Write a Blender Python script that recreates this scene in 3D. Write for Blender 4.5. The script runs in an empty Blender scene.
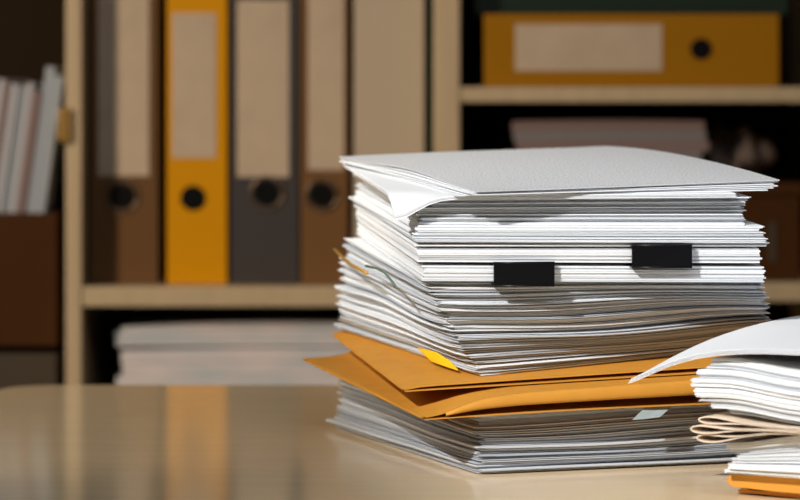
import bpy, bmesh, math, random
from mathutils import Vector, Matrix
from math import sin, cos, radians as R, pi, exp

# ------------------------------------------------------------------ camera, world, lights, exposure
SC = bpy.context.scene
C = SC.collection
FPX = 2900.0                       # focal length in pixels of the 800 x 500 frame
HCAM = 0.2176                      # camera height above the desk top (desk top is z = 0)
YH = 105.0                         # horizon row
cam_d = bpy.data.cameras.new('camera'); cam = bpy.data.objects.new('camera', cam_d); C.objects.link(cam)
cam.location = (0, 0, HCAM); cam.rotation_euler = (pi/2, 0, 0)
cam_d.sensor_width = 36.0; cam_d.lens = FPX/800*36.0
cam_d.shift_y = -(250-YH)/800
cam_d.clip_start = 0.05; cam_d.clip_end = 50
cam_d.dof.use_dof = True; cam_d.dof.focus_distance = 1.715; cam_d.dof.aperture_fstop = 8.5
cam_d.dof.aperture_blades = 0
SC.camera = cam

SC.view_settings.view_transform = 'Standard'; SC.view_settings.look = 'None'
SC.view_settings.exposure = 0.0; SC.view_settings.gamma = 1.0; SC.view_settings.use_curve_mapping = False
SC.cycles.use_denoising = True

W = bpy.data.worlds.new('World'); SC.world = W; W.use_nodes = True
W.node_tree.nodes['Background'].inputs[0].default_value = (0.93, 0.96, 1.0, 1)
W.node_tree.nodes['Background'].inputs[1].default_value = 0.06

def look_at(o, target):
    o.rotation_euler = (Vector(target)-o.location).to_track_quat('-Z', 'Y').to_euler()

def lamp(name, typ, loc, target, energy, color, **kw):
    d = bpy.data.lights.new(name, typ); o = bpy.data.objects.new(name, d); C.objects.link(o)
    o.location = loc; d.energy = energy; d.color = color
    for k, v in kw.items(): setattr(d, k, v)
    look_at(o, target)
    return o
# key: low sun coming in over the sill of the added wall on the left
lamp('sunlight', 'SPOT', (-1.495, -0.544, 1.85), (0.15, 1.72, 0.10), 585, (1.0, 0.97, 0.925),
     spot_size=R(17), spot_blend=0.2, shadow_soft_size=0.035)
# dim warm daylight on the bookcase from the left
lamp('shelf_light', 'AREA', (-1.9, 0.9, 1.0), (-0.05, 2.83, 0.05), 6.0, (1.0, 0.83, 0.62), shape='RECTANGLE', size=0.22, size_y=0.5, spread=R(60))
# soft overhead fill, added to brighten the shaded paper fronts and the desk
lamp('fill_light', 'AREA', (0.25, 0.45, 1.55), (0.05, 1.7, 0), 9.5, (0.94, 0.97, 1.0), shape='DISK', size=0.9)

# ------------------------------------------------------------------ materials
def mat(name, col, rough=0.6, spec=0.3, noise=0.0, scale=40, stretch=(1,1,1), metallic=0.0, bump=0.0, coat=0.0, col2=None, sheen=0):
    m = bpy.data.materials.new(name); m.use_nodes = True
    nt = m.node_tree; b = nt.nodes['Principled BSDF']
    b.inputs['Base Color'].default_value = (*col, 1); b.inputs['Roughness'].default_value = rough
    b.inputs['Specular IOR Level'].default_value = spec; b.inputs['Metallic'].default_value = metallic
    b.inputs['Coat Weight'].default_value = coat; b.inputs['Coat Roughness'].default_value = 0.08
    if noise or bump:
        tc = nt.nodes.new('ShaderNodeTexCoord'); mp = nt.nodes.new('ShaderNodeMapping')
        mp.inputs['Scale'].default_value = stretch
        nt.links.new(tc.outputs['Object'], mp.inputs['Vector'])
        n = nt.nodes.new('ShaderNodeTexNoise'); n.inputs['Scale'].default_value = scale; n.inputs['Detail'].default_value = 5
        nt.links.new(mp.outputs['Vector'], n.inputs['Vector'])
        if noise:
            c2 = col2 or tuple(c*(1-noise) for c in col)
            r = nt.nodes.new('ShaderNodeValToRGB')
            r.color_ramp.elements[0].position = 0.32; r.color_ramp.elements[1].position = 0.68
            r.color_ramp.elements[0].color = (*c2, 1); r.color_ramp.elements[1].color = (*col, 1)
            nt.links.new(n.outputs['Fac'], r.inputs['Fac']); nt.links.new(r.outputs['Color'], b.inputs['Base Color'])
        if bump:
            bp = nt.nodes.new('ShaderNodeBump'); bp.inputs['Strength'].default_value = bump; bp.inputs['Distance'].default_value = 0.0006
            nt.links.new(n.outputs['Fac'], bp.inputs['Height']); nt.links.new(bp.outputs['Normal'], b.inputs['Normal'])
    return m

def printed_paper(name):
    """white sheet with very faint grey grain of unreadable print in rows"""
    m = mat(name, (0.80, 0.80, 0.80), 0.55, 0.3); nt = m.node_tree; b = nt.nodes['Principled BSDF']
    tc = nt.nodes.new('ShaderNodeTexCoord'); mp = nt.nodes.new('ShaderNodeMapping')
    mp.inputs['Scale'].default_value = (130, 240, 1)
    nt.links.new(tc.outputs['UV'], mp.inputs['Vector'])
    n = nt.nodes.new('ShaderNodeTexNoise'); n.inputs['Scale'].default_value = 1.0; n.inputs['Detail'].default_value = 1
    nt.links.new(mp.outputs['Vector'], n.inputs['Vector'])
    r = nt.nodes.new('ShaderNodeValToRGB')
    r.color_ramp.elements[0].position = 0.42; r.color_ramp.elements[1].position = 0.52
    r.color_ramp.elements[0].color = (0.45, 0.46, 0.48, 1); r.color_ramp.elements[1].color = (0.62, 0.635, 0.66, 1)
    nt.links.new(n.outputs['Fac'], r.inputs['Fac'])
    nt.links.new(r.outputs['Color'], b.inputs['Base Color'])
    return m

M = {}
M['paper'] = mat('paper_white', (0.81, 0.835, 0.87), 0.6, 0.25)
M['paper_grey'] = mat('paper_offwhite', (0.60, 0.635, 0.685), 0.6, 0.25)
M['paper_dull'] = mat('paper_dull_shade', (0.435, 0.47, 0.52), 0.65, 0.2)  # dull grey paper; in the bottom pile it also carries the shade
M['paper_print'] = printed_paper('paper_printed')
M['paper_kraft'] = mat('paper_kraft_edge', (0.40, 0.34, 0.25), 0.7, 0.2)
M['manila'] = mat('manila_envelope', (0.60, 0.27, 0.035), 0.55, 0.3, noise=0.10, scale=60, bump=0.25)
M['manila_dark'] = mat('manila_inside', (0.30, 0.11, 0.02), 0.7, 0.2)
M['clip'] = mat('binder_clip_black', (0.004, 0.004, 0.005), 0.3, 0.25)
M['tab_yellow'] = mat('tab_yellow', (0.85, 0.47, 0.01), 0.5, 0.3)
M['tab_grey'] = mat('tab_blue_grey', (0.30, 0.36, 0.37), 0.5, 0.3)
M['brass'] = mat('brass_clip', (0.55, 0.30, 0.05), 0.35, 0.5, metallic=0.5)
M['wire_green'] = mat('wire_grey_green', (0.10, 0.16, 0.13), 0.4, 0.5)
M['beige_fold'] = mat('leaflet_beige', (0.72, 0.60, 0.48), 0.6, 0.25)
M['desk'] = mat('desk_beige_laminate', (0.90, 0.71, 0.46), 0.12, 0.6, noise=0.05, scale=9, stretch=(1, 6, 1))
M['desk_leg'] = mat('desk_leg_grey', (0.18, 0.17, 0.16), 0.4, 0.4)
M['shelf_wood'] = mat('bookcase_light_wood', (0.52, 0.39, 0.24), 0.45, 0.35, noise=0.10, scale=7, stretch=(12, 12, 1))
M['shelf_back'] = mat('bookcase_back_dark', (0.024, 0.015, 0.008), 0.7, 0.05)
M['binder_brown'] = mat('binder_brown', (0.135, 0.066, 0.025), 0.5, 0.12)
M['binder_tan'] = mat('binder_tan_brown', (0.16, 0.078, 0.028), 0.5, 0.12)
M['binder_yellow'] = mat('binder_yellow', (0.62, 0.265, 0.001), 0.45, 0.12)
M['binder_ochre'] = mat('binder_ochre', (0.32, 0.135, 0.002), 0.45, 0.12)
M['binder_grey'] = mat('binder_charcoal', (0.045, 0.037, 0.036), 0.5, 0.3)
M['binder_cream'] = mat('binder_cream', (0.46, 0.37, 0.27), 0.6, 0.3)
M['binder_green'] = mat('binder_dark_green', (0.004, 0.016, 0.007), 0.5, 0.3)
M['label'] = mat('label_cream', (0.52, 0.40, 0.29), 0.6, 0.25, noise=0.12, scale=25)
M['hole'] = mat('recess_shade_black', (0.004, 0.004, 0.004), 0.8, 0.1)  # near-black shade colour for the finger holes and the gap under the box
M['ring'] = mat('ring_dull_metal', (0.16, 0.11, 0.07), 0.35, 0.5, metallic=0.6)
M['card_brown'] = mat('box_brown', (0.060, 0.021, 0.005), 0.6, 0.08, noise=0.15, scale=10)
M['box_taupe'] = mat('box_taupe', (0.060, 0.042, 0.027), 0.6, 0.25)
M['folder_grey'] = mat('folder_grey', (0.33, 0.36, 0.40), 0.6, 0.25)
M['folder_white'] = mat('folder_white', (0.45, 0.45, 0.48), 0.6, 0.25)
M['folder_rose'] = mat('folder_rose_brown', (0.22, 0.15, 0.14), 0.6, 0.25)
M['folder_teal'] = mat('folder_teal', (0.10, 0.26, 0.20), 0.6, 0.25)
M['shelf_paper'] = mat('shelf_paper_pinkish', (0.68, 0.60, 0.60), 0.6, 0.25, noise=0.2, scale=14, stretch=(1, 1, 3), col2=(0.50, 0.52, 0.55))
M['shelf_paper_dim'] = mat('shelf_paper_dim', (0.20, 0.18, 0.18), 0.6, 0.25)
M['cloth'] = mat('crumpled_paper_brown', (0.13, 0.095, 0.08), 0.8, 0.2)
M['hinge'] = mat('hinge_brass', (0.42, 0.24, 0.06), 0.4, 0.4, metallic=0.4)
M['floor'] = mat('floor_dark', (0.06, 0.045, 0.03), 0.5, 0.3, noise=0.3, scale=3, stretch=(1, 8, 1))
M['wall'] = mat('wall_warm', (0.30, 0.25, 0.19), 0.8, 0.2, noise=0.04, scale=4)

# ------------------------------------------------------------------ helpers
def link(name, bm, m, parent=None, smooth=False):
    me = bpy.data.meshes.new(name); bm.normal_update(); bm.to_mesh(me); bm.free()
    ms = m if isinstance(m, (list, tuple)) else [m]
    for x in ms: me.materials.append(x)
    if smooth:
        for p in me.polygons: p.use_smooth = True
    o = bpy.data.objects.new(name, me); C.objects.link(o)
    if parent is not None: o.parent = parent
    return o

def tag(o, label=None, cat=None, group=None, kind=None):
    if label: o['label'] = label
    if cat: o['category'] = cat
    if group: o['group'] = group
    if kind: o['kind'] = kind
    return o

def empty(name, loc, label, cat, group=None, rz=0):
    o = bpy.data.objects.new(name, None); C.objects.link(o); o.empty_display_size = 0.02
    o.location = loc; o.rotation_euler = (0, 0, rz)
    return tag(o, label, cat, group)

def box(bm, x0, x1, y0, y1, z0, z1, bev=0.0, mi=0):
    g = bmesh.ops.create_cube(bm, size=1.0)
    for v in g['verts']:
        v.co = Vector(((x0+x1)/2+v.co.x*(x1-x0), (y0+y1)/2+v.co.y*(y1-y0), (z0+z1)/2+v.co.z*(z1-z0)))
    fs = {f for v in g['verts'] for f in v.link_faces}
    for f in fs: f.material_index = mi
    if bev > 0:
        es = {e for v in g['verts'] for e in v.link_edges}
        bmesh.ops.bevel(bm, geom=list(es), offset=bev, segments=2, profile=0.6, affect='EDGES')
    return bm

def bxo(name, m, parent, *a, bev=0.0):
    bm = bmesh.new(); box(bm, *a, bev=bev); return link(name, bm, m, parent)

def tube(bm, pts, rad, seg=8):
    pts = [Vector(p) for p in pts]; rings = []
    for i, p in enumerate(pts):
        t = (pts[min(i+1, len(pts)-1)]-pts[max(i-1, 0)]).normalized()
        a = t.orthogonal().normalized()
        if rings:
            a = (last - t*last.dot(t)).normalized()
        last = a; b = t.cross(a)
        rings.append([bm.verts.new(p+(a*cos(2*pi*k/seg)+b*sin(2*pi*k/seg))*rad) for k in range(seg)])
    for r0, r1 in zip(rings, rings[1:]):
        for k in range(seg):
            bm.faces.new((r0[k], r0[(k+1) % seg], r1[(k+1) % seg], r1[k]))
    bm.faces.new(rings[0][::-1]); bm.faces.new(rings[-1])

def slab(bm, nu, nv, fpos, fbot, uvl=None, mi=0):
    """closed sheet: fpos(u,v) gives the upper surface, fbot(u,v) the lower one; rim edges stay sharp"""
    T = [[bm.verts.new(fpos(i/nu, j/nv)) for i in range(nu+1)] for j in range(nv+1)]
    B = [[bm.verts.new(fbot(i/nu, j/nv)) for i in range(nu+1)] for j in range(nv+1)]
    for j in range(nv):
        for i in range(nu):
            f = bm.faces.new((T[j][i], T[j][i+1], T[j+1][i+1], T[j+1][i])); f.smooth = True; f.material_index = mi
            if uvl:
                for l, (a, b) in zip(f.loops, ((i, j), (i+1, j), (i+1, j+1), (i, j+1))): l[uvl].uv = (a/nu, b/nv)
            f = bm.faces.new((B[j][i], B[j+1][i], B[j+1][i+1], B[j][i+1])); f.smooth = True; f.material_index = mi
    rim = [(0, i) for i in range(nu)] + [(j, nu) for j in range(nv)] + [(nv, i) for i in range(nu, 0, -1)] + [(j, 0) for j in range(nv, 0, -1)]
    n = len(rim)
    for k in range(n):
        a = rim[k]; b = rim[(k+1) % n]
        f = bm.faces.new((B[a[0]][a[1]], B[b[0]][b[1]], T[b[0]][b[1]], T[a[0]][a[1]])); f.material_index = mi
        for e in f.edges: e.smooth = False

def sm(t):
    t = max(0.0, min(1.0, t)); return t*t*(3-2*t)

def lerp(a, b, t): return a+(b-a)*t

# ------------------------------------------------------------------ room
def struct(name, m, *a):
    o = bxo(name, m, None, *a); o['kind'] = 'structure'; return o
FZ = -0.75
struct('floor', M['floor'], -2.2, 2.2, -0.6, 3.3, FZ-0.05, FZ)
struct('wall_back', M['wall'], -2.2, 2.2, 3.2, 3.3, FZ, 2.1)
WX, WY0, WY1, WZ0, WZ1 = -0.90, -0.45, 1.24, 1.114, 1.80         # opening in an added unseen wall, sill set to shade the left desk
bm = bmesh.new()
box(bm, WX-0.06, WX, -0.6, WY0, FZ, 2.1); box(bm, WX-0.06, WX, WY1, 1.32, FZ, 2.1)
box(bm, WX-0.06, WX, WY0, WY1, FZ, WZ0); box(bm, WX-0.06, WX, WY0, WY1, WZ1, 2.1)
tag(link('blocker_wall', bm, M['wall']), kind='structure')  # unseen wall stub added so that its sill shadows the left of the desk
bm = bmesh.new()
for a in ((WY0, WY0+0.04, WZ0, WZ1), (WY1-0.04, WY1, WZ0, WZ1), (WY0+0.04, WY1-0.04, WZ1-0.04, WZ1)):
    box(bm, WX-0.045, WX-0.015, *a)
tag(link('blocker_frame', bm, M['shelf_wood']), kind='structure')  # made-up frame around the opening of the added wall

# ------------------------------------------------------------------ desk
desk = empty('desk', (0, 1.7, FZ), 'glossy beige office desk carrying the paper piles', 'desk')
dx0, dx1, dy0, dy1, rc = -0.306, 1.15, 1.18, 2.254, 0.035
bm = bmesh.new(); pts = []
for cx, cy, a0 in ((dx1-rc, dy1-rc, 0), (dx0+rc, dy1-rc, 90), (dx0+rc, dy0+rc, 180), (dx1-rc, dy0+rc, 270)):
    for k in range(9):
        a = R(a0+k*90/8); pts.append((cx+rc*cos(a), cy+rc*sin(a)-1.7))
lo = [bm.verts.new((x, y, 0.722)) for x, y in pts]; hi = [bm.verts.new((x, y, 0.75)) for x, y in pts]
ft = bm.faces.new(hi); bm.faces.new(lo[::-1])
for k in range(len(pts)):
    bm.faces.new((lo[k], lo[(k+1) % len(pts)], hi[(k+1) % len(pts)], hi[k]))
bmesh.ops.bevel(bm, geom=list(ft.edges), offset=0.002, segments=2, affect='EDGES')
link('tabletop', bm, M['desk'], desk)
for x in (dx0+0.06, dx1-0.06):
    for y in (dy0+0.06, dy1-0.06):
        bxo('leg', M['desk_leg'], desk, x-0.025, x+0.025, y-1.725, y-1.675, 0.0, 0.722, bev=0.003)
bxo('modesty_panel', M['desk_leg'], desk, dx0+0.085, dx1-0.085, dy1-0.075-1.7, dy1-0.06-1.7, 0.30, 0.722)

# ------------------------------------------------------------------ bookcase
YS = 2.83                                     # front plane of the bookcase
SP = YS/FPX
def sx(px): return (px-400)*SP
def sz(py): return HCAM-(py-YH)*SP
case = empty('bookcase', (0.1, YS+0.16, FZ), 'light wood open bookcase behind the desk filled with binders and papers', 'bookcase')
def cpart(name, m, x0, x1, y0, y1, z0, z1, bev=0.002):
    return bxo(name, m, case, x0-0.1, x1-0.1, y0-YS-0.16, y1-YS-0.16, z0-FZ, z1-FZ, bev=bev)
YB = YS+0.33
UP = [(-0.86, -0.84), (sx(65.5), sx(81.5)), (sx(434), sx(460)), (0.425, 0.447)]
TOPZ = 1.0
for a, b in UP: cpart('upright', M['shelf_wood'], a, b, YS, YB, FZ, TOPZ)
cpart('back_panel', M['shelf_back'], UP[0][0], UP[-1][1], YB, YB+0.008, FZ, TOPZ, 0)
cpart('top_board', M['shelf_wood'], UP[0][0], UP[-1][1], YS, YB, TOPZ, TOPZ+0.02)
def shelf(bay, z0, z1):
    cpart('shelf_board', M['shelf_wood'], UP[bay][1], UP[bay+1][0], YS+0.002, YB, z0, z1)
LOWZ = -0.115
shelf(1, sz(307), sz(287)); shelf(2, sz(102.5), sz(87)); shelf(2, sz(302), sz(283)); shelf(0, LOWZ-0.06, LOWZ-0.04)
LOWZ = -0.115
shelf(1, LOWZ-0.02, LOWZ); shelf(2, LOWZ-0.02, LOWZ); 
for b in (0, 1): shelf(b, 0.52, 0.54)
shelf(2, 0.56, 0.58)
for b in (0, 1, 2): shelf(b, FZ+0.06, FZ+0.08)
bm = bmesh.new()
hx0, hx1 = sx(61), sx(71); hz0, hz1 = sz(142), sz(108)
box(bm, hx0-0.1, hx1-0.1, -0.16-0.006, -0.16+0.004, hz0-FZ, hz1-FZ, bev=0.001)
tube(bm, [(hx0-0.1+0.001, -0.166, hz0-FZ+0.001), (hx0-0.1+0.001, -0.166, hz1-FZ-0.001)], 0.003)
link('hinge', bm, M['hinge'], case)

# ------------------------------------------------------------------ lever-arch binders
def binder(name, label, w, h, body, group, loc, lab=None, hole=None, depth=0.275, ring=True, flat=False, page=True):
    """standing binder: spine in the plane y=0, w wide (x), h tall (z); flat=True lays it on its side with the spine's top to the left"""
    b = empty(name, loc, label, 'binder', group)
    def tr(x, z):
        return (z, x) if flat else (x, z)
    def pb(nm, m, x0, x1, y0, y1, z0, z1, bev=0.001):
        if flat: return bxo(nm, m, b, z0, z1, y0, y1, x0, x1, bev=bev)
        return bxo(nm, m, b, x0, x1, y0, y1, z0, z1, bev=bev)
    t = 0.0028
    pb('spine', body, -w/2, w/2, 0, t, 0, h)
    pb('cover', body, -w/2, -w/2+t, t, depth, 0, h); pb('cover', body, w/2-t, w/2, t, depth, 0, h)
    if page: pb('pages', M['folder_white'], -w/2+0.006, w/2-0.012, 0.03, depth-0.012, 0.008, h-0.012, 0)
    if lab:
        x0, x1, z0, z1 = lab; pb('spine_label', M['label'], x0, x1, -0.0008, 0.0004, z0, z1, 0)
    if hole:
        hx, hz, r = hole; hx, hz = tr(hx, hz)
        bm = bmesh.new()
        bmesh.ops.create_cone(bm, cap_ends=True, segments=28, radius1=r, radius2=r, depth=0.0012,
                              matrix=Matrix.Translation((hx, -0.0006, hz)) @ Matrix.Rotation(pi/2, 4, 'X'))
        link('finger_hole', bm, M['hole'], b)  # solid black disc, the dark of the hole is only colour
        if ring:
            bm = bmesh.new()
            p = [(hx+cos(a*2*pi/28)*(r+0.0032), -0.001, hz+sin(a*2*pi/28)*(r+0.0032)) for a in range(29)]
            tube(bm, p, 0.0016, 6); link('finger_ring', bm, M['ring'], b, smooth=True)
    return b
GB = 'binders standing in the middle bay'
zb = sz(287)+0.0003
yb = YS+0.040
k = (yb)/FPX
def bx_(px): return (px-400)*k
def standing(px0, px1, body, label, labpx=None, holepx=None, ring=True, y=yb, h=0.318, r=0.0125):
    kk = y/FPX; x0, x1 = (px0-400)*kk, (px1-400)*kk; cx = (x0+x1)/2
    lab = None; hole = None
    if labpx:
        a0, a1, py0, py1 = labpx
        lab = ((a0-400)*kk-cx, (a1-400)*kk-cx, HCAM-(py1-YH)*kk-zb, min(HCAM-(py0-YH)*kk-zb, h-0.012))
    if holepx: hole = ((holepx[0]-400)*kk-cx, HCAM-(holepx[1]-YH)*kk-zb, r)
    return binder('lever_arch_binder', label, x1-x0, h, body, GB, (cx, y, zb), lab, hole, ring=ring)
standing(90, 158, M['binder_brown'], 'dark brown binder next to the left upright of the middle bay', (98, 149, -25, 176), (122, 196), True)
standing(167, 227, M['binder_yellow'], 'bright yellow binder standing upright between brown and charcoal binders', (172, 216, 13, 158), (193, 198), False)
standing(231, 299, M['binder_grey'], 'charcoal grey binder standing right of the yellow one', (237, 289, 0, 177), (267, 193), True)
standing(301, 348, M['binder_tan'], 'narrow tan brown binder standing between charcoal and cream binders', (308, 344, -20, 170), (322, 195), True)
standing(354, 424, M['binder_cream'], 'wide cream box file standing behind the tall paper pile', ring=False)
standing(426.0, 432.5, M['binder_green'], 'thin dark green folder squeezed against the middle upright', ring=False) if False else None
bm = bmesh.new()
yf = YS+0.045; kf = yf/FPX
gx0, gx1 = (426-400)*kf, (433.0-400)*kf
tag(bxo('folder', M['binder_green'], None, gx0, gx1, yf, yf+0.25, zb, zb+0.31, bev=0.001), 'thin dark green folder squeezed against the middle upright', 'folder')
bm.free()
# horizontal binder on the right upper shelf
zr = sz(87)+0.0003; yr = YS+0.012; kr = yr/FPX
x0, x1 = (484-400)*kr, (779-400)*kr; hh = x1-x0; wz = HCAM-(14-YH)*kr-zr
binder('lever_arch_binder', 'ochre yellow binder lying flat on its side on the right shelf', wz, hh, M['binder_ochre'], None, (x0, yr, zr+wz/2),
       (HCAM-(71-YH)*kr-zr-wz/2, HCAM-(24-YH)*kr-zr-wz/2, (515-484)*kr, (662-484)*kr), (HCAM-(49-YH)*kr-zr-wz/2, (701-484)*kr, 0.0105), flat=True, ring=False)
zt = zr+wz+0.0006
binder('lever_arch_binder', 'dark green binder lying on top of the ochre yellow binder', 0.055, 0.31, M['binder_green'], None, (x0-0.008, yr+0.03, zt+0.0275), flat=True, ring=False)

# ------------------------------------------------------------------ left bay: brown box, taupe box, leaning folders
zl = sz(355)+0.0003
yl = YS+0.015; kl = yl/FPX
bx = empty('storage_box', (-0.49, yl, zl), 'dark brown open box with folders in the left bay', 'box')
bx0, bx1 = -0.70+0.49, (57-400)*kl+0.49; bh = HCAM-(213-YH)*kl-zl
bxo('shadow_gap', M['hole'], bx, bx0+0.01, bx1-0.01, 0.02, 0.24, 0, 0.007, bev=0)  # black strip painted in as the shadow gap between box and carton
bxo('front_panel', M['card_brown'], bx, bx0, bx1, 0, 0.006, 0.007, bh, bev=0.001)
bxo('back_panel', M['card_brown'], bx, bx0, bx1, 0.25, 0.256, 0.007, bh+0.03)
bxo('side_panel', M['card_brown'], bx, bx1-0.006, bx1, 0.006, 0.25, 0.007, bh)
bxo('side_panel', M['card_brown'], bx, bx0, bx0+0.006, 0.006, 0.25, 0.007, bh)
bxo('bottom_panel', M['card_brown'], bx, bx0+0.006, bx1-0.006, 0.006, 0.25, 0.007, 0.012)
rng = random.Random(5)
fx = (57-400)*kl-0.002
cols = ['folder_grey', 'folder_grey', 'folder_rose', 'folder_white', 'folder_grey', 'folder_white', 'folder_rose', 'folder_white', 'folder_teal', 'folder_grey', 'folder_white']
names = ['grey', 'grey', 'rose brown', 'off-white', 'grey', 'off-white', 'rose brown', 'off-white', 'teal', 'grey', 'off-white']
lab_f = ['grey folder leaning at the right end of the brown box', 'pale grey folder, second from the right end of the box',
         'rose brown folder beside the two grey folders in the box', 'off-white folder left of the rose brown one near the box right end',
         'grey folder between two off-white folders in the brown box', 'off-white folder left of the middle grey folder in the box',
         'rose brown folder further left among off-white folders', 'off-white folder right beside the teal one',
         'teal folder in the brown box at the photo left edge', 'grey folder left of the teal folder', 'leftmost off-white folder in the brown box']
for i, (cn, lb) in enumerate(zip(cols, lab_f)):
    th = rng.choice([0.006, 0.0075, 0.009]) if cn != 'folder_teal' else 0.009
    hgt = (0.266 if i < 2 else 0.254)+rng.uniform(-0.008, 0.006)
    if cn == 'folder_teal': hgt = 0.19
    bm = bmesh.new(); box(bm, -th, 0, 0.012+rng.uniform(0, 0.01), 0.235, 0, hgt, bev=0.0008)
    o = link('paper_folder', bm, M[cn]); o.location = (fx-0.030, yl, zl+0.0125); o.rotation_euler = (0, R(8), 0)
    tag(o, lb, 'folder', 'folders standing in the brown box'); fx -= th+0.0008
tag(bxo('carton', M['box_taupe'], None, -0.71, (57-400)*kl, YS+0.012, YS+0.29, LOWZ-0.0397, sz(355), bev=0.002), 'taupe carton under the brown box in the left bay', 'box')

# ------------------------------------------------------------------ wavy paper stacks helper (background piles and foreground ones)
def make_doc(name, m, rect, zt, zb_, slabs=3, jit=0.0008, nu=14, nv=10, seed=0, th_fill=0.88, ripple=0.0, rip_f=9.0, dog=0.0, uv=False, mats=None, frac=None):
    """one stapled document: `slabs` sheets groups between height functions zb_(x,y) and zt(x,y)
    rect = (flx, fly, angle, w, l)"""
    rg = random.Random(seed); bm = bmesh.new(); uvl = bm.loops.layers.uv.new('UVMap') if uv else None
    flx, fly, a, w, l = rect
    for s in range(slabs):
        jx, jy = rg.gauss(0, jit), rg.gauss(0, jit); aa = a+rg.gauss(0, R(0.12)); ww = w+rg.gauss(0, jit*0.8); ll = l+rg.gauss(0, jit)
        f0 = s/slabs; f1 = (s+th_fill)/slabs
        ph = rg.uniform(0, 6.28); ph2 = rg.uniform(0, 6.28); amp = ripple*rg.uniform(0.3, 1.0)/slabs
        dg = dog*rg.uniform(0.2, 1.0) if dog else 0
        ca, sa = cos(aa), sin(aa)
        def P(u, v, f, low):
            x = flx+jx+u*ww*ca-v*ll*sa; y = fly+jy+u*ww*sa+v*ll*ca
            if dg:
                q = exp(-((u*ww)**2+(v*ll)**2)/(0.010**2)); x += dg*q*(ca-sa)*0.7; y += dg*q*(ca+sa)*0.7
            z0, z1 = zb_(x, y), zt(x, y)
            if amp: f += amp*(sin(u*rip_f*2+ph)*0.6+sin(v*rip_f*1.7+u*4+ph2)*0.6)
            z = lerp(z0, z1, f)
            return Vector((x, y, z))
        slab(bm, nu, nv, lambda u, v: P(u, v, f1, False), lambda u, v: P(u, v, f0, True), uvl, mi=(rg.choice(mats) if mats else 0))
    return link(name, bm, m)

# ---- papers on the lower middle shelf and on the right lower shelf (background)
def bg_pile(n, x0, x1, y0, y1, z0, z1, group, labels, cat, m, seed, tilt=0.0, jit=0.004):
    rg = random.Random(seed); dz = (z1-z0)/n
    for i in range(n):
        bmq = bmesh.new(); zz0 = z0+i*dz+0.0004; zz1 = z0+(i+1)*dz
        jx, jy = rg.uniform(-jit, jit), rg.uniform(0, jit)
        def top(u, v, z=zz1): return Vector((lerp(x0, x1, u)+jx, lerp(y0, y1, v)+jy, z+tilt*(1-(2*u-1)**2)*(z-z0)/(z1-z0)-tilt*0.4*(1-u)**2*(z-z0)/(z1-z0)))
        slab(bmq, 12, 3, lambda u, v: top(u, v), lambda u, v: top(u, v, zz0))
        tag(link('paper_bundle', bmq, m[i % len(m)]), labels[i] if isinstance(labels, list) else labels, cat, group)
kp = (YS+0.035)/FPX
bg_pile(7, (118-400)*kp, sx(425), YS+0.035, YS+0.29, LOWZ+0.0003, HCAM-(350-YH)*kp, 'white papers on the lower middle shelf',
        'white paper bundle in the loose pile on the shelf below the binders', 'paper', [M['shelf_paper']], 3, tilt=0.002)
bg_pile(4, (117-400)*kp, sx(428), YS+0.038, YS+0.29, HCAM-(350-YH)*kp+0.003, HCAM-(326-YH)*kp, 'thicker white papers topping the lower middle shelf',
        'white paper bundle on top of the pale pile below the binders', 'paper', [M['shelf_paper']], 4, tilt=0.004)
zr2 = sz(283)
kq = (YS+0.03)/FPX
rl = (HCAM-(150-YH)*kq)
bw = empty('archive_box', (0.30, YS+0.03, zr2), 'dark brown box on the right lower shelf behind the tall pile', 'box')
bxo('body', M['card_brown'], bw, 0.065-0.30, 0.395-0.30, 0, 0.27, 0.0003, HCAM-(196-YH)*kq-zr2, bev=0.002)
bxo('lid', M['card_brown'], bw, 0.062-0.30, 0.398-0.30, -0.003, 0.273, HCAM-(195.5-YH)*kq-zr2, HCAM-(183-YH)*kq-zr2, bev=0.002)
bxo('label_plate', M['box_taupe'], bw, (768-400)*kq-0.30, (776-400)*kq-0.30, -0.0012, 0.0004, HCAM-(262-YH)*kq-zr2, HCAM-(222-YH)*kq-zr2)
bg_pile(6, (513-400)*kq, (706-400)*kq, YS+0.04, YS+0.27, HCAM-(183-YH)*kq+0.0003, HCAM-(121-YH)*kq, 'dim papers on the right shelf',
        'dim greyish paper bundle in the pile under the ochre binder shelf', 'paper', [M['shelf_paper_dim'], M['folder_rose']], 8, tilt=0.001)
bm = bmesh.new()
bmesh.ops.create_icosphere(bm, subdivisions=4, radius=1.0)
rg = random.Random(2); fr = [(Vector((rg.gauss(0, 1), rg.gauss(0, 1), rg.gauss(0, 1)))*3.2, rg.uniform(0, 6)) for _ in range(9)]
for v in bm.verts:
    d = 1+0.07*sum(sin(v.co.dot(f)+p) for f, p in fr)
    v.co = Vector((v.co.x*0.034*d, v.co.y*0.06*d, max(v.co.z*0.030*d, -0.021)))
o = link('crumpled_paper', bm, M['cloth'], smooth=True); o.location = ((745-400)*kq, YS+0.12, HCAM-(183-YH)*kq+0.0215)
tag(o, 'crumpled brown paper wad at the right end of the right shelf', 'paper')

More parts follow.
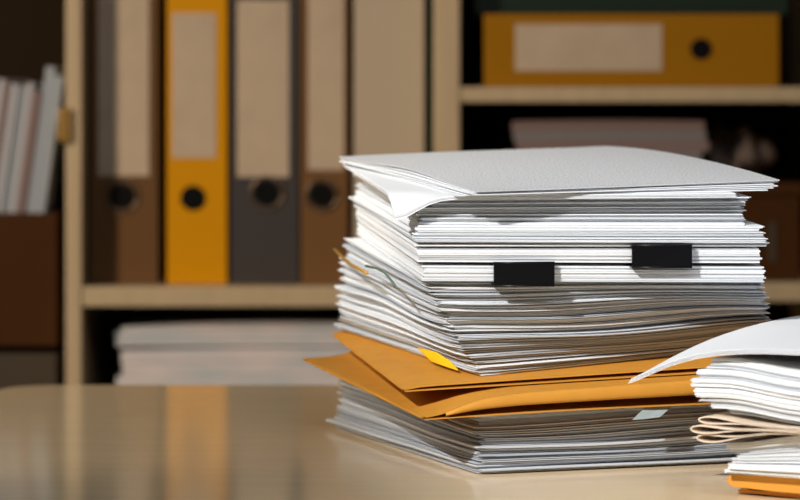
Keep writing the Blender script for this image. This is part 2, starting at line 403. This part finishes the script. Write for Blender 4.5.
# ------------------------------------------------------------------ the tall pile of papers: height fields
RF = (0.03, 1.70, R(14), 0.20, 0.28)
def ref_uv(x, y):
    dx, dy = x-RF[0], y-RF[1]; c, s = cos(RF[2]), sin(RF[2])
    return (dx*c+dy*s)/RF[3], (-dx*s+dy*c)/RF[4]
def field(cn, bulge=0.0, rise=0.0):
    fl, frr, bl, br = cn
    def z(x, y):
        u, v = ref_uv(x, y); u = max(-0.35, min(1.35, u)); v = max(-0.25, min(1.3, v))
        b = bulge*max(0, 1-(2*u-1)**2)*max(0, 1-(2*v-1)**2) if bulge else 0
        if rise: b += rise*max(0, 1-(2*v-1)**2)*max(0, min(1, u))**1.5
        return (fl*(1-u)+frr*u)*(1-v)+(bl*(1-u)+br*u)*v+b
    return z
def mix(f, g, t): return lambda x, y: f(x, y)*(1-t)+g(x, y)*t

Z0 = field((0.0003, 0.0003, 0.0003, 0.0003))
Z1 = field((0.0350, 0.0400, 0.0435, 0.0430))
Z2 = field((0.0520, 0.0620, 0.0660, 0.0860))
Z3 = field((0.1125, 0.1110, 0.1270, 0.1250))
Z4 = field((0.1233, 0.1220, 0.1375, 0.1355))
Z5 = field((0.1338, 0.1335, 0.1480, 0.1465))
Z6 = field((0.1385, 0.1375, 0.1520, 0.1505))
Z7 = field((0.1460, 0.1455, 0.1600, 0.1590))
Z8 = field((0.1560, 0.1570, 0.1705, 0.1700))
Z9 = field((0.1640, 0.1660, 0.1780, 0.1790))
Z10 = field((0.1672, 0.1718, 0.1840, 0.1900), 0.006, 0.004)
rg = random.Random(11)

def rectmix(a, b, t):
    return tuple(lerp(p, q, t) for p, q in zip(a, b))
def run(n, za, zb_, ra, rb, label, group, slabs=3, jit=0.0008, djit=0.0022, dang=0.7, ripple=0.0, dog=0.0, mts=None, seed0=0, curve=None, names=None, fill=0.88, seg=(14, 10), special=None, wave=0.0):
    """n documents stacked from za to zb_, rectangle going from ra to rb"""
    ws = [rg.uniform(0.6, 1.5) for _ in range(n)]; tot = sum(ws); t = 0
    def lay(t_):
        if not wave: return mix(za, zb_, t_)
        def f(x, y):
            e_ = sin(pi*max(0, min(1, t_)))
            return za(x, y)*(1-t_)+zb_(x, y)*t_+wave*e_*(sin(x*30+t_*4)+0.7*sin(x*46-y*24+t_*6)+0.5*sin(y*40+x*17+t_*5))
        return f
    for i in range(n):
        t0 = t; t += ws[i]/tot; t1 = lerp(t0, t, fill)
        tm = (t0+t)/2; tc = curve(tm) if curve else tm
        r = list(rectmix(ra, rb, tc)); r[0] += rg.gauss(0, djit); r[1] += rg.gauss(0, djit); r[2] += R(rg.gauss(0, dang)); r[3] += rg.gauss(0, djit*0.6); r[4] += rg.gauss(0, djit)
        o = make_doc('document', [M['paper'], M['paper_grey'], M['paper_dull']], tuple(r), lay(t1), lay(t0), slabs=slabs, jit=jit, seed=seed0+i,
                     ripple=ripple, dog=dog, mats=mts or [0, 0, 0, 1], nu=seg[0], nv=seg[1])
        tag(o, label, 'document', group)
        if special and i in special: tag(o, special[i][0], 'document'); o.data.materials[0] = special[i][1]; o.data.materials[1] = special[i][1]

# bottom pile, its shade put partly into duller paper tones
RA = (0.0459, 1.706, R(19.4), 0.190, 0.265); RB = (0.0450, 1.712, R(17.5), 0.190, 0.270)
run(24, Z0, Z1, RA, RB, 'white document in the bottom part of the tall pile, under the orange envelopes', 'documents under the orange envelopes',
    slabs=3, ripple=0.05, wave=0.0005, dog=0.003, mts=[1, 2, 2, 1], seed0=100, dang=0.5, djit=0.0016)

# ---- two orange envelopes
def panel(bm, rect, ftop, fbot, nu=26, nv=14, mi=0):
    flx, fly, a, w, l = rect; ca, sa = cos(a), sin(a)
    def Q(u, v): return flx+u*w*ca-v*l*sa, fly+u*w*sa+v*l*ca
    def A(u, v):
        x, y = Q(u, v); return Vector((x, y, ftop(x, y, u, v)))
    def B(u, v):
        x, y = Q(u, v); return Vector((x, y, fbot(x, y, u, v)))
    slab(bm, nu, nv, A, B, mi=mi)
T = 0.0006
LR = (0.0145, 1.684, R(15.6), 0.232, 0.296)
UR = (0.0030, 1.711, R(10.6), 0.245, 0.262)
Zenv = mix(Z1, Z2, 0.80)                       # boundary between lower and upper envelope
def lo_bot(x, y, u, v):                         # lower envelope, lower panel, resting on the pile
    return Z1(x, y)+0.0004+0.0006*sin(u*5)*(1-v)
def lo_gap(u, v):
    ed = sm(u/0.16); fr_ = exp(-(v/0.35)**2)
    return 0.0012+ed*(0.0062*fr_+0.002)*(1-0.35*sm((u-0.55)/0.45))
def lo_top(x, y, u, v):
    z = lo_bot(x, y, u, v)+T+lo_gap(u, v)
    zmax = lerp(lo_bot(x, y, u, v)+T*2+0.002, Zenv(x, y)-0.0009, sm(u/0.20))
    return min(max(z, lerp(z, zmax, sm((u-0.08)/0.2))), max(zmax, lo_bot(x, y, u, v)+2.2*T))
env1 = empty('envelope', (0.13, 1.80, 0.036), 'larger orange paper envelope with open mouth, directly on the bottom documents', 'envelope', None)
def env_part(name, bm, m, e):
    bmesh.ops.translate(bm, verts=bm.verts, vec=-Vector(e.location)); return link(name, bm, m, e)
bm = bmesh.new(); panel(bm, LR, lambda x, y, u, v: lo_bot(x, y, u, v)+T, lo_bot); env_part('back_panel', bm, M['manila'], env1)
bm = bmesh.new()
LRt = (LR[0]+0.0006, LR[1]+0.001, LR[2], LR[3], LR[4]-0.002)
panel(bm, LRt, lo_top, lambda x, y, u, v: lo_top(x, y, u, v)-T); env_part('front_panel', bm, M['manila'], env1)
bm = bmesh.new(); ca, sa = cos(LR[2]), sin(LR[2])
def flap_pt(u, w_, off):
    x0_, y0_ = LRt[0]+u*LRt[3]*ca, LRt[1]+u*LRt[3]*sa
    zt0 = lo_top(x0_, y0_, u, 0)-0.0003; zb0 = lo_bot(x0_, y0_, u, 0)+T
    d = 0.62*(zt0-zb0); out = 0.0016*sin(pi*min(1, w_*0.8))+off
    return Vector((x0_+out*sa, y0_-out*ca, zt0-w_*d))
NF = 30; FA = [[bm.verts.new(flap_pt(lerp(0.05, 0.995, i/NF), q/4, 0.0006)) for i in range(NF+1)] for q in range(5)]
FB = [[bm.verts.new(flap_pt(lerp(0.05, 0.995, i/NF), q/4, 0.0001)) for i in range(NF+1)] for q in range(5)]
for q in range(4):
    for i in range(NF):
        f = bm.faces.new((FA[q+1][i], FA[q+1][i+1], FA[q][i+1], FA[q][i])); f.smooth = True
        f = bm.faces.new((FB[q][i], FB[q][i+1], FB[q+1][i+1], FB[q+1][i])); f.smooth = True
for i in range(NF):
    bm.faces.new((FB[4][i], FB[4][i+1], FA[4][i+1], FA[4][i])); bm.faces.new((FA[0][i], FA[0][i+1], FB[0][i+1], FB[0][i]))
for q in range(4):
    bm.faces.new((FA[q][0], FB[q][0], FB[q+1][0], FA[q+1][0])); bm.faces.new((FB[q][NF], FA[q][NF], FA[q+1][NF], FB[q+1][NF]))
env_part('flap', bm, M['manila'], env1)
# left fold joining the panels
bm = bmesh.new(); ca, sa = cos(LR[2]), sin(LR[2]); rings = []
for j in range(15):
    v = j/14*0.992+0.004; x0_, y0_ = LR[0]-v*LR[4]*sa, LR[1]+v*LR[4]*ca
    zb0 = lo_bot(x0_, y0_, 0, v); zt0 = lo_top(x0_, y0_, 0, v); rr = []
    for q in range(9):
        th = pi/2+q*pi/8; h = (zt0-zb0)/2
        rr.append(bm.verts.new((x0_+0.0005+cos(th)*0.0022*ca, y0_+cos(th)*0.0022*sa, zb0+h+sin(th)*h)))
    rings.append(rr)
for a_, b_ in zip(rings, rings[1:]):
    for q in range(8):
        f = bm.faces.new((a_[q], a_[q+1], b_[q+1], b_[q])); f.smooth = True
env_part('side_fold', bm, M['manila'], env1)

env2 = empty('envelope', (0.12, 1.83, 0.055), 'smaller orange paper envelope lying upper, pressed under the documents', 'envelope', None)
def up_low(x, y, u, v): return Zenv(x, y)
def up_top(x, y, u, v): return lerp(Zenv(x, y)+2*T+0.0002, Z2(x, y)-0.0005, sm(u/0.05)*0.9+0.1)
bm = bmesh.new(); panel(bm, UR, lambda x, y, u, v: up_low(x, y, u, v)+T, up_low); env_part('back_panel', bm, M['manila'], env2)
bm = bmesh.new(); URt = (UR[0]-0.0004, UR[1]+0.0015, UR[2], UR[3], UR[4]-0.002)
panel(bm, URt, up_top, lambda x, y, u, v: up_top(x, y, u, v)-T*1.3); env_part('front_panel', bm, M['manila'], env2)
bm = bmesh.new(); rings = []; ca, sa = cos(UR[2]), sin(UR[2])
for j in range(15):
    v = j/14*0.985+0.010; x0_, y0_ = UR[0]-v*UR[4]*sa, UR[1]+v*UR[4]*ca
    zb0 = up_low(x0_, y0_, 0, v); zt0 = up_top(x0_, y0_, 0, v); rr = []
    for q in range(7):
        th = pi/2+q*pi/6; h = (zt0-zb0)/2
        rr.append(bm.verts.new((x0_+0.0005+cos(th)*0.0015*ca, y0_+cos(th)*0.0015*sa, zb0+h+sin(th)*h)))
    rings.append(rr)
for a_, b_ in zip(rings, rings[1:]):
    for q in range(6):
        f = bm.faces.new((a_[q], a_[q+1], b_[q+1], b_[q])); f.smooth = True
env_part('side_fold', bm, M['manila'], env2)

# middle thick block of documents (staples make their front left corner thick)
RC = (0.0488, 1.740, R(22.0), 0.196, 0.243); RD = (0.0150, 1.709, R(10.5), 0.206, 0.272)
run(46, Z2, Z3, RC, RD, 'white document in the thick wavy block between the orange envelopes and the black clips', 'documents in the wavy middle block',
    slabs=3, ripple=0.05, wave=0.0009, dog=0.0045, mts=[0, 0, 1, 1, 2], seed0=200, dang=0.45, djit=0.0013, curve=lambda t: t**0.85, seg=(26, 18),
    special={5: ('document with a brownish edge low in the wavy block', M['paper_kraft'])})

# ---- clipped bundles and black binder clips
RE = (0.0125, 1.706, R(8.6), 0.207, 0.285); RF2 = (0.0105, 1.705, R(8.2), 0.207, 0.283)
o = make_doc('clipped_document', [M['paper'], M['paper_grey']], RE, mix(Z3, Z4, 0.93), mix(Z3, Z4, 0.08), slabs=9, jit=0.0007, seed=31, mats=[0, 0, 1], nu=14, nv=10)
tag(o, 'lower white bundle held by the left black binder clip', 'document', 'clipped document bundles')
o = make_doc('clipped_document', [M['paper'], M['paper_grey']], RF2, mix(Z4, Z5, 0.90), mix(Z4, Z5, 0.13), slabs=8, jit=0.0007, seed=47, mats=[0, 0, 1], nu=14, nv=10)
tag(o, 'upper white bundle held by the right black binder clip', 'document', 'clipped document bundles')
def clip(px, wpx, rect, za, zb_, label):
    flx, fly, a, w, l = rect; ca, sa = cos(a), sin(a)
    # distance along the front edge that projects to px
    t = 0.1
    for _ in range(40):
        x, y = flx+t*ca, fly+t*sa; t += ((px-400)*y/FPX-x)
    wd = wpx*1.73/FPX
    x, y = flx+t*ca, fly+t*sa
    z0 = za(x, y); z1 = zb_(x, y)
    e = empty('binder_clip', (x, y, (z0+z1)/2), label, 'binder clip', 'black binder clips on the pile', rz=a)
    h = (z1-z0)/2
    bm = bmesh.new()
    prof = [(-0.0055, h+0.0010), (-0.0046, h+0.0018), (0.012, h*0.98+0.0003), (0.0122, h*0.98-0.0002), (-0.0040, h+0.0010), (-0.0040, -h-0.0010),
            (0.0122, -h*0.98+0.0002), (0.012, -h*0.98-0.0003), (-0.0046, -h-0.0018), (-0.0055, -h-0.0010)]
    A = [bm.verts.new((-wd/2, p, q)) for p, q in prof]; B = [bm.verts.new((wd/2, p, q)) for p, q in prof]
    for i in range(len(prof)):
        j = (i+1) % len(prof); bm.faces.new((A[i], A[j], B[j], B[i]))
    bm.faces.new(A[::-1]); bm.faces.new(B)
    link('clip_body', bm, M['clip'], e)
    bm = bmesh.new()
    for s in (1, -1):
        tube(bm, [(-wd/2, -0.0052, s*(h+0.0013)), (wd/2, -0.0052, s*(h+0.0013))], 0.0007, 8)
    link('rolled_edge', bm, M['clip'], e, smooth=True)
clip(522.5, 61, RE, mix(Z3, Z4, 0.0), mix(Z3, Z4, 1.0), 'black binder clip on the lower bundle, left of the other clip')
clip(660, 61, RF2, mix(Z4, Z5, 0.03), mix(Z4, Z5, 0.97), 'black binder clip on the upper bundle, right of the other clip')

# ---- documents above the clips
RG = (0.0085, 1.704, R(8.2), 0.2120, 0.284); RH = (0.0100, 1.709, R(8.2), 0.208, 0.284)
G1 = 'documents just above the clips'
run(3, Z5, Z6, RG, RG, 'white document lying directly on the clipped bundles', 'documents directly on the clipped bundles', fill=0.8, slabs=4, jit=0.0005, djit=0.0012, dang=0.4, seed0=300)
run(5, Z6, Z7, RG, RH, 'white document in the even layer above the clips, below the shaded layer', 'documents in the even layer above the clips', slabs=3, jit=0.0006, djit=0.0016, dang=0.4, seed0=320)
RI = (0.0120, 1.7155, R(7.6), 0.198, 0.280)
run(6, Z7, Z8, RI, RI, 'white document in the shaded layer under the top sheets', 'documents in the shaded upper layer', slabs=3, jit=0.0006, djit=0.0016, dang=0.5, seed0=340)
# drooping document whose front left corner hangs out on the left side
def droop(zf, rect, dep, rad):
    flx, fly = rect[0], rect[1]
    def f(x, y):
        d = math.hypot(x-flx, y-fly); return zf(x, y)-dep*exp(-(d/rad)**2)
    return f
RK = (0.0170, 1.721, R(8.0), 0.192, 0.278)
run(4, Z8, mix(Z8, Z9, 0.60), RK, RK, 'white document in the bright layer just under the drooping document', 'documents just under the drooping document', slabs=4, jit=0.0006, djit=0.0012, dang=0.4, seed0=380)
RJ = (-0.0030, 1.703, R(7.5), 0.205, 0.272)
o = make_doc('document', [M['paper'], M['paper_grey']], RJ, droop(mix(Z8, Z9, 1.0), RJ, 0.0108, 0.0175), droop(mix(Z8, Z9, 0.70), RJ, 0.0120, 0.0175), slabs=7, jit=0.0003, seed=77, mats=[0, 0, 0, 1], nu=30, nv=22)
tag(o, 'white document whose front left corner hangs down from the upper part of the pile', 'document')
# loose top sheets
RL = (0.0390, 1.698, R(16.5), 0.195, 0.277)
tops = ['third sheet from the top, shifted white page under the printed one', 'second sheet from the top of the tall pile']
n = 6
for i in range(n):
    t0 = i/n; t1 = (i+0.62)/n
    r = list(RL); r[0] += (-0.006, 0.0, 0.004, 0.001, 0.004, 0.0052)[i]; r[1] += (0.002, 0.001, -0.003, 0.0, 0.001, -0.002)[i]; r[2] += R((-2.5, -0.6, 1.3, 0.2, 1.0, 1.6)[i])
    amp = 0.0042*(i/n)**2
    def lift(zf, a=amp):
        def f(x, y):
            u, v = ref_uv(x, y); return zf(x, y)+a*exp(-((v-0.45)/0.25)**2)*exp(-((u+0.05)/0.4)**2)
        return f
    if i < n-1:
        o = make_doc('paper_sheet', [M['paper']], tuple(r), lift(mix(Z9, Z10, t1)), lift(mix(Z9, Z10, t0)), slabs=1, jit=0.0003, seed=400+i, nu=24, nv=18)
        lb = ['lowest of the loose sheets topping the pile, turned slightly left', 'loose white sheet, fifth from the top of the tall pile', 'loose white sheet, fourth from the top with corner sticking out front',
              'loose white sheet, third from the top of the tall pile', 'loose white sheet directly under the printed top sheet'][i]
    else:
        o = make_doc('paper_sheet', [M['paper_print']], tuple(r), lift(mix(Z9, Z10, t1)), lift(mix(Z9, Z10, t0)), slabs=1, jit=0.0003, seed=400+i, nu=24, nv=18, uv=True)
        lb = 'printed top sheet of the tall pile with faint grey text'
    tag(o, lb, 'paper', 'loose top sheets of the tall pile')

# ---- sticky tabs and small clips on the tall pile
def at_y(px, py, y): return Vector(((px-400)*y/FPX, y, HCAM-(py-YH)*y/FPX))
def strip(name, pts_top, pts_bot, m, label, cat, th=0.0003):
    bm = bmesh.new(); n = len(pts_top); nrm = (pts_top[1]-pts_top[0]).cross(pts_bot[0]-pts_top[0]).normalized()*th
    rows = []
    for off in (Vector((0, 0, 0)), nrm):
        rows.append(([bm.verts.new(p+off) for p in pts_top], [bm.verts.new(p+off) for p in pts_bot]))
    (a, b), (c, d) = rows
    for i in range(n-1):
        bm.faces.new((a[i], a[i+1], b[i+1], b[i])); bm.faces.new((c[i+1], c[i], d[i], d[i+1]))
        bm.faces.new((a[i+1], a[i], c[i], c[i+1])); bm.faces.new((b[i], b[i+1], d[i+1], d[i]))
    bm.faces.new((a[0], b[0], d[0], c[0])); bm.faces.new((b[-1], a[-1], c[-1], d[-1]))
    return tag(link(name, bm, m), label, cat)
strip('sticky_tab', [at_y(417, 347.5, 1.815), at_y(436, 352, 1.785), at_y(450, 361, 1.765), at_y(458, 370, 1.752)],
      [at_y(431, 361.5, 1.790), at_y(441, 365, 1.772), at_y(450, 368, 1.760), at_y(457.5, 370.5, 1.7515)], M['tab_yellow'],
      'bright yellow sticky tab between the wavy block and the orange envelope', 'sticky tab')
strip('sticky_tab', [at_y(646, 406.4, 1.724), at_y(659, 406.2, 1.727), at_y(674, 404.6, 1.730)], [at_y(632, 420, 1.716), at_y(645, 419, 1.719), at_y(660, 417, 1.722)], M['tab_grey'],
      'pale blue-grey sticky tab under the orange envelopes at right', 'sticky tab')
bm = bmesh.new(); tube(bm, [at_y(334, 249, 1.950), at_y(342, 257, 1.918), at_y(352, 265, 1.886), at_y(367, 273, 1.836)], 0.0011)
tag(link('brass_fastener', bm, M['brass'], smooth=True), 'golden brass fastener prong on the left side of the pile', 'fastener')
bm = bmesh.new(); tube(bm, [at_y(366, 266, 1.836), at_y(376, 268, 1.806), at_y(385, 273, 1.780), at_y(391, 280, 1.762), at_y(395, 286, 1.752)], 0.0008)
tag(link('paper_clip', bm, M['wire_green'], smooth=True), 'thin dark green wire paper clip on the left side of the pile', 'paper clip')

# ------------------------------------------------------------------ the right pile at the frame's edge
AR = R(-33)
QR = (0.17, 1.612, AR, 0.30, 0.205)
def rdist(x, y):
    return (x-QR[0])*cos(AR)+(y-QR[1])*sin(AR)
def rfield(h):
    """height in the right pile: flat at the bottom, the upper papers arch and sink to the right of the folded leaflets"""
    up = sm((h-0.030)/0.022)
    def f(x, y):
        d = rdist(x, y)
        z = h+0.0009*exp(-((d-0.022)/0.02)**2)*up
        if h > 0.038: z -= up*0.0040*sm((d-0.012)/0.055)
        else: z += 0.0075*sm((d-0.01)/0.055)*sm((h-0.012)/0.02)
        return z
    return f
def rrect(px, du=0.0, y=1.612, w=0.30, l=0.205, da=0.0):
    return ((px-400)*y/FPX, y, AR+R(da), w, l)
# bottom: orange envelope
env3 = empty('envelope', (0.30, 1.62, 0.0), 'thick orange envelope lowest in the right pile', 'envelope')
rect = rrect(727, y=1.617)
def e_prof(u, v): return 0.5
bm = bmesh.new()
fold_r = 0.0045
def pad(bm, rect, z0, z1, nose=0.006):
    flx, fly, a, w, l = rect; ca, sa = cos(a), sin(a); rings = []
    for j in range(11):
        v = j/10; rr = []
        prof = [(w, z1-0.001), (w*0.5, z1), (0.03, z1-0.0002), (0.010, z1-0.0010)]
        for q in range(9):
            th = pi/2+q*pi/8; prof.append((nose*(1+cos(th)), (z0+z1)/2+sin(th)*(z1-z0)/2*0.84))
        prof += [(0.010, z0+0.0007), (0.03, z0), (w*0.5, z0), (w, z0)]
        for d, z in prof: rr.append(bm.verts.new((flx+d*ca-v*l*sa, fly+d*sa+v*l*ca, z)))
        rings.append(rr)
    for a_, b_ in zip(rings, rings[1:]):
        for q in range(len(a_)):
            f = bm.faces.new((a_[q], b_[q], b_[(q+1) % len(a_)], a_[(q+1) % len(a_)]))
            f.smooth = True
    f0 = bm.faces.new(rings[0]); f1 = bm.faces.new(rings[-1][::-1])
    for f in (f0, f1):
        for e in f.edges: e.smooth = False
pad(bm, rect, 0.0042, 0.0128); env_part('pouch', bm, M['manila'], env3)
bm = bmesh.new(); pad(bm, rrect(738, y=1.622), 0.0003, 0.0036, nose=0.003); env_part('closing_flap', bm, M['manila'], env3)

rg = random.Random(21)
def rrun(n, h0, h1, pxs, label, group, slabs=3, jit=0.0006, jpx=4, mts=None, l=0.205, y=1.607, fill=0.9):
    dz = (h1-h0)/n; cuts = [(k_+(rg.uniform(-0.35, 0.35) if 0 < k_ < n else 0))*dz+h0 for k_ in range(n+1)]
    for i in range(n):
        px = pxs(i/max(1, n-1))+rg.uniform(-jpx, jpx)
        o = make_doc('document', [M['paper'], M['paper_grey']], rrect(px, y=y+rg.uniform(-0.002, 0.002), da=rg.uniform(-1.2, 1.2), l=l), rfield(lerp(cuts[i], cuts[i+1], fill)), rfield(cuts[i]),
                     slabs=slabs, jit=jit, seed=600+int(h0*1e5)+i, nu=40, nv=8, mats=mts or [0, 0, 1])
        tag(o, label, 'document', group)
def poly(*kv):
    def f(t):
        for (a, p), (b, q) in zip(kv, kv[1:]):
            if t <= b: return lerp(p, q, (t-a)/(b-a))
        return kv[-1][1]
    return f
rrun(6, 0.0135, 0.0305, poly((0, 723), (0.4, 733), (0.7, 738), (1, 724)), 'white document between the beige leaflets and the orange envelope in the right pile', 'lower documents of the right pile', slabs=4, jpx=3)
# folded beige leaflets with round fold loops at the left
def leaflet(px, zc, h, label, y=1.606, l=0.20):
    bm = bmesh.new(); flx, fly = (px-400)*y/FPX, y; ca, sa = cos(AR), sin(AR); t = 0.0007
    outer = []; inner = []
    def pr(off):
        p = []
        N = 26
        for i in range(N+1):                      # upper leaf from far right to the loop, round the fold, lower leaf back
            d = 0.30*(1-i/N)**2
            bul = h*exp(-((d-0.007)/0.017)**2) if d > 0.007 else h
            if d < 0.007: bul = h*math.sqrt(max(0, 1-((0.007-d)/0.007)**2))
            p.append((d, bul))
        ce = lambda d: lerp(zc, 0.0403+(zc-0.0383)*0.27, sm((d-0.008)/0.045))
        th_ = 0.00015 if off else 0.00045
        q = [(d, ce(d)+max(b-off, th_)) for d, b in p]; q2 = [(d, ce(d)-max(b-off, th_)) for d, b in p[::-1]]
        if off: q = [(max(d, 0.0008), z) for d, z in q]; q2 = [(max(d, 0.0008), z) for d, z in q2]
        return q+q2[1:]
    po, pi_ = pr(0.0), pr(t)
    def ring(p, v): return [bm.verts.new((flx+d*ca-v*l*sa, fly+d*sa+v*l*ca, z)) for d, z in p]
    rows = [(ring(po, v), ring(pi_, v)) for v in (0, 0.33, 0.66, 1.0)]
    for (a, b), (c, d) in zip(rows, rows[1:]):
        for i in range(len(a)-1):
            f = bm.faces.new((a[i], a[i+1], c[i+1], c[i])); f.smooth = True
            f = bm.faces.new((b[i+1], b[i], d[i], d[i+1])); f.smooth = True
    for a, b in (rows[0], rows[-1]):
        for i in range(len(a)-1):
            f = bm.faces.new((a[i], b[i], b[i+1], a[i+1]))
            for e in f.edges: e.smooth = False
    tag(link('folded_leaflet', bm, M['beige_fold']), label, 'leaflet', 'folded beige leaflets in the right pile')
leaflet(696, 0.0333, 0.0023, 'lowest folded beige leaflet in the right pile')
leaflet(690, 0.0383, 0.0024, 'middle folded beige leaflet sticking out furthest in the right pile')
leaflet(698, 0.0433, 0.0022, 'topmost folded beige leaflet in the right pile', y=1.607)
rrun(9, 0.0462, 0.0775, poly((0, 728), (0.12, 712), (0.3, 697), (0.45, 691), (0.6, 690), (0.75, 698), (1, 712)),
     'white document between the beige leaflets and the curling top sheets of the right pile', 'upper documents of the right pile', slabs=5, jpx=2)
# curling sheets on top with the tip hanging out to the left
for i in range(3):
    r = ((628+i*1.5-400)*1.630/FPX, 1.630, R(-36.0+i*0.35), 0.31, 0.24)
    if i == 0: r0 = r
    def f(x, y, o=i*0.0009, r=r0):
        dx, dy = x-r[0], y-r[1]; c, s = cos(r[2]), sin(r[2]); u = dx*c+dy*s; v = -dx*s+dy*c
        d = u+0.45*v
        return 0.0832+o-0.0222*exp(-(max(d, 0)/0.036)**1.3)+0.0025*sm(v/0.2)-0.001*sm((u-0.06)/0.12)
    o = make_doc('paper_sheet', [M['paper']], r, lambda x, y: f(x, y)+0.0005, f, slabs=1, jit=0.0002, seed=700+i, nu=40, nv=20)
    tag(o, ['lowest of the curling sheets on the right pile', 'middle curling sheet on the right pile', 'topmost curling white sheet whose tip hangs over the left end of the right pile'][i], 'paper', 'curling sheets on the right pile')
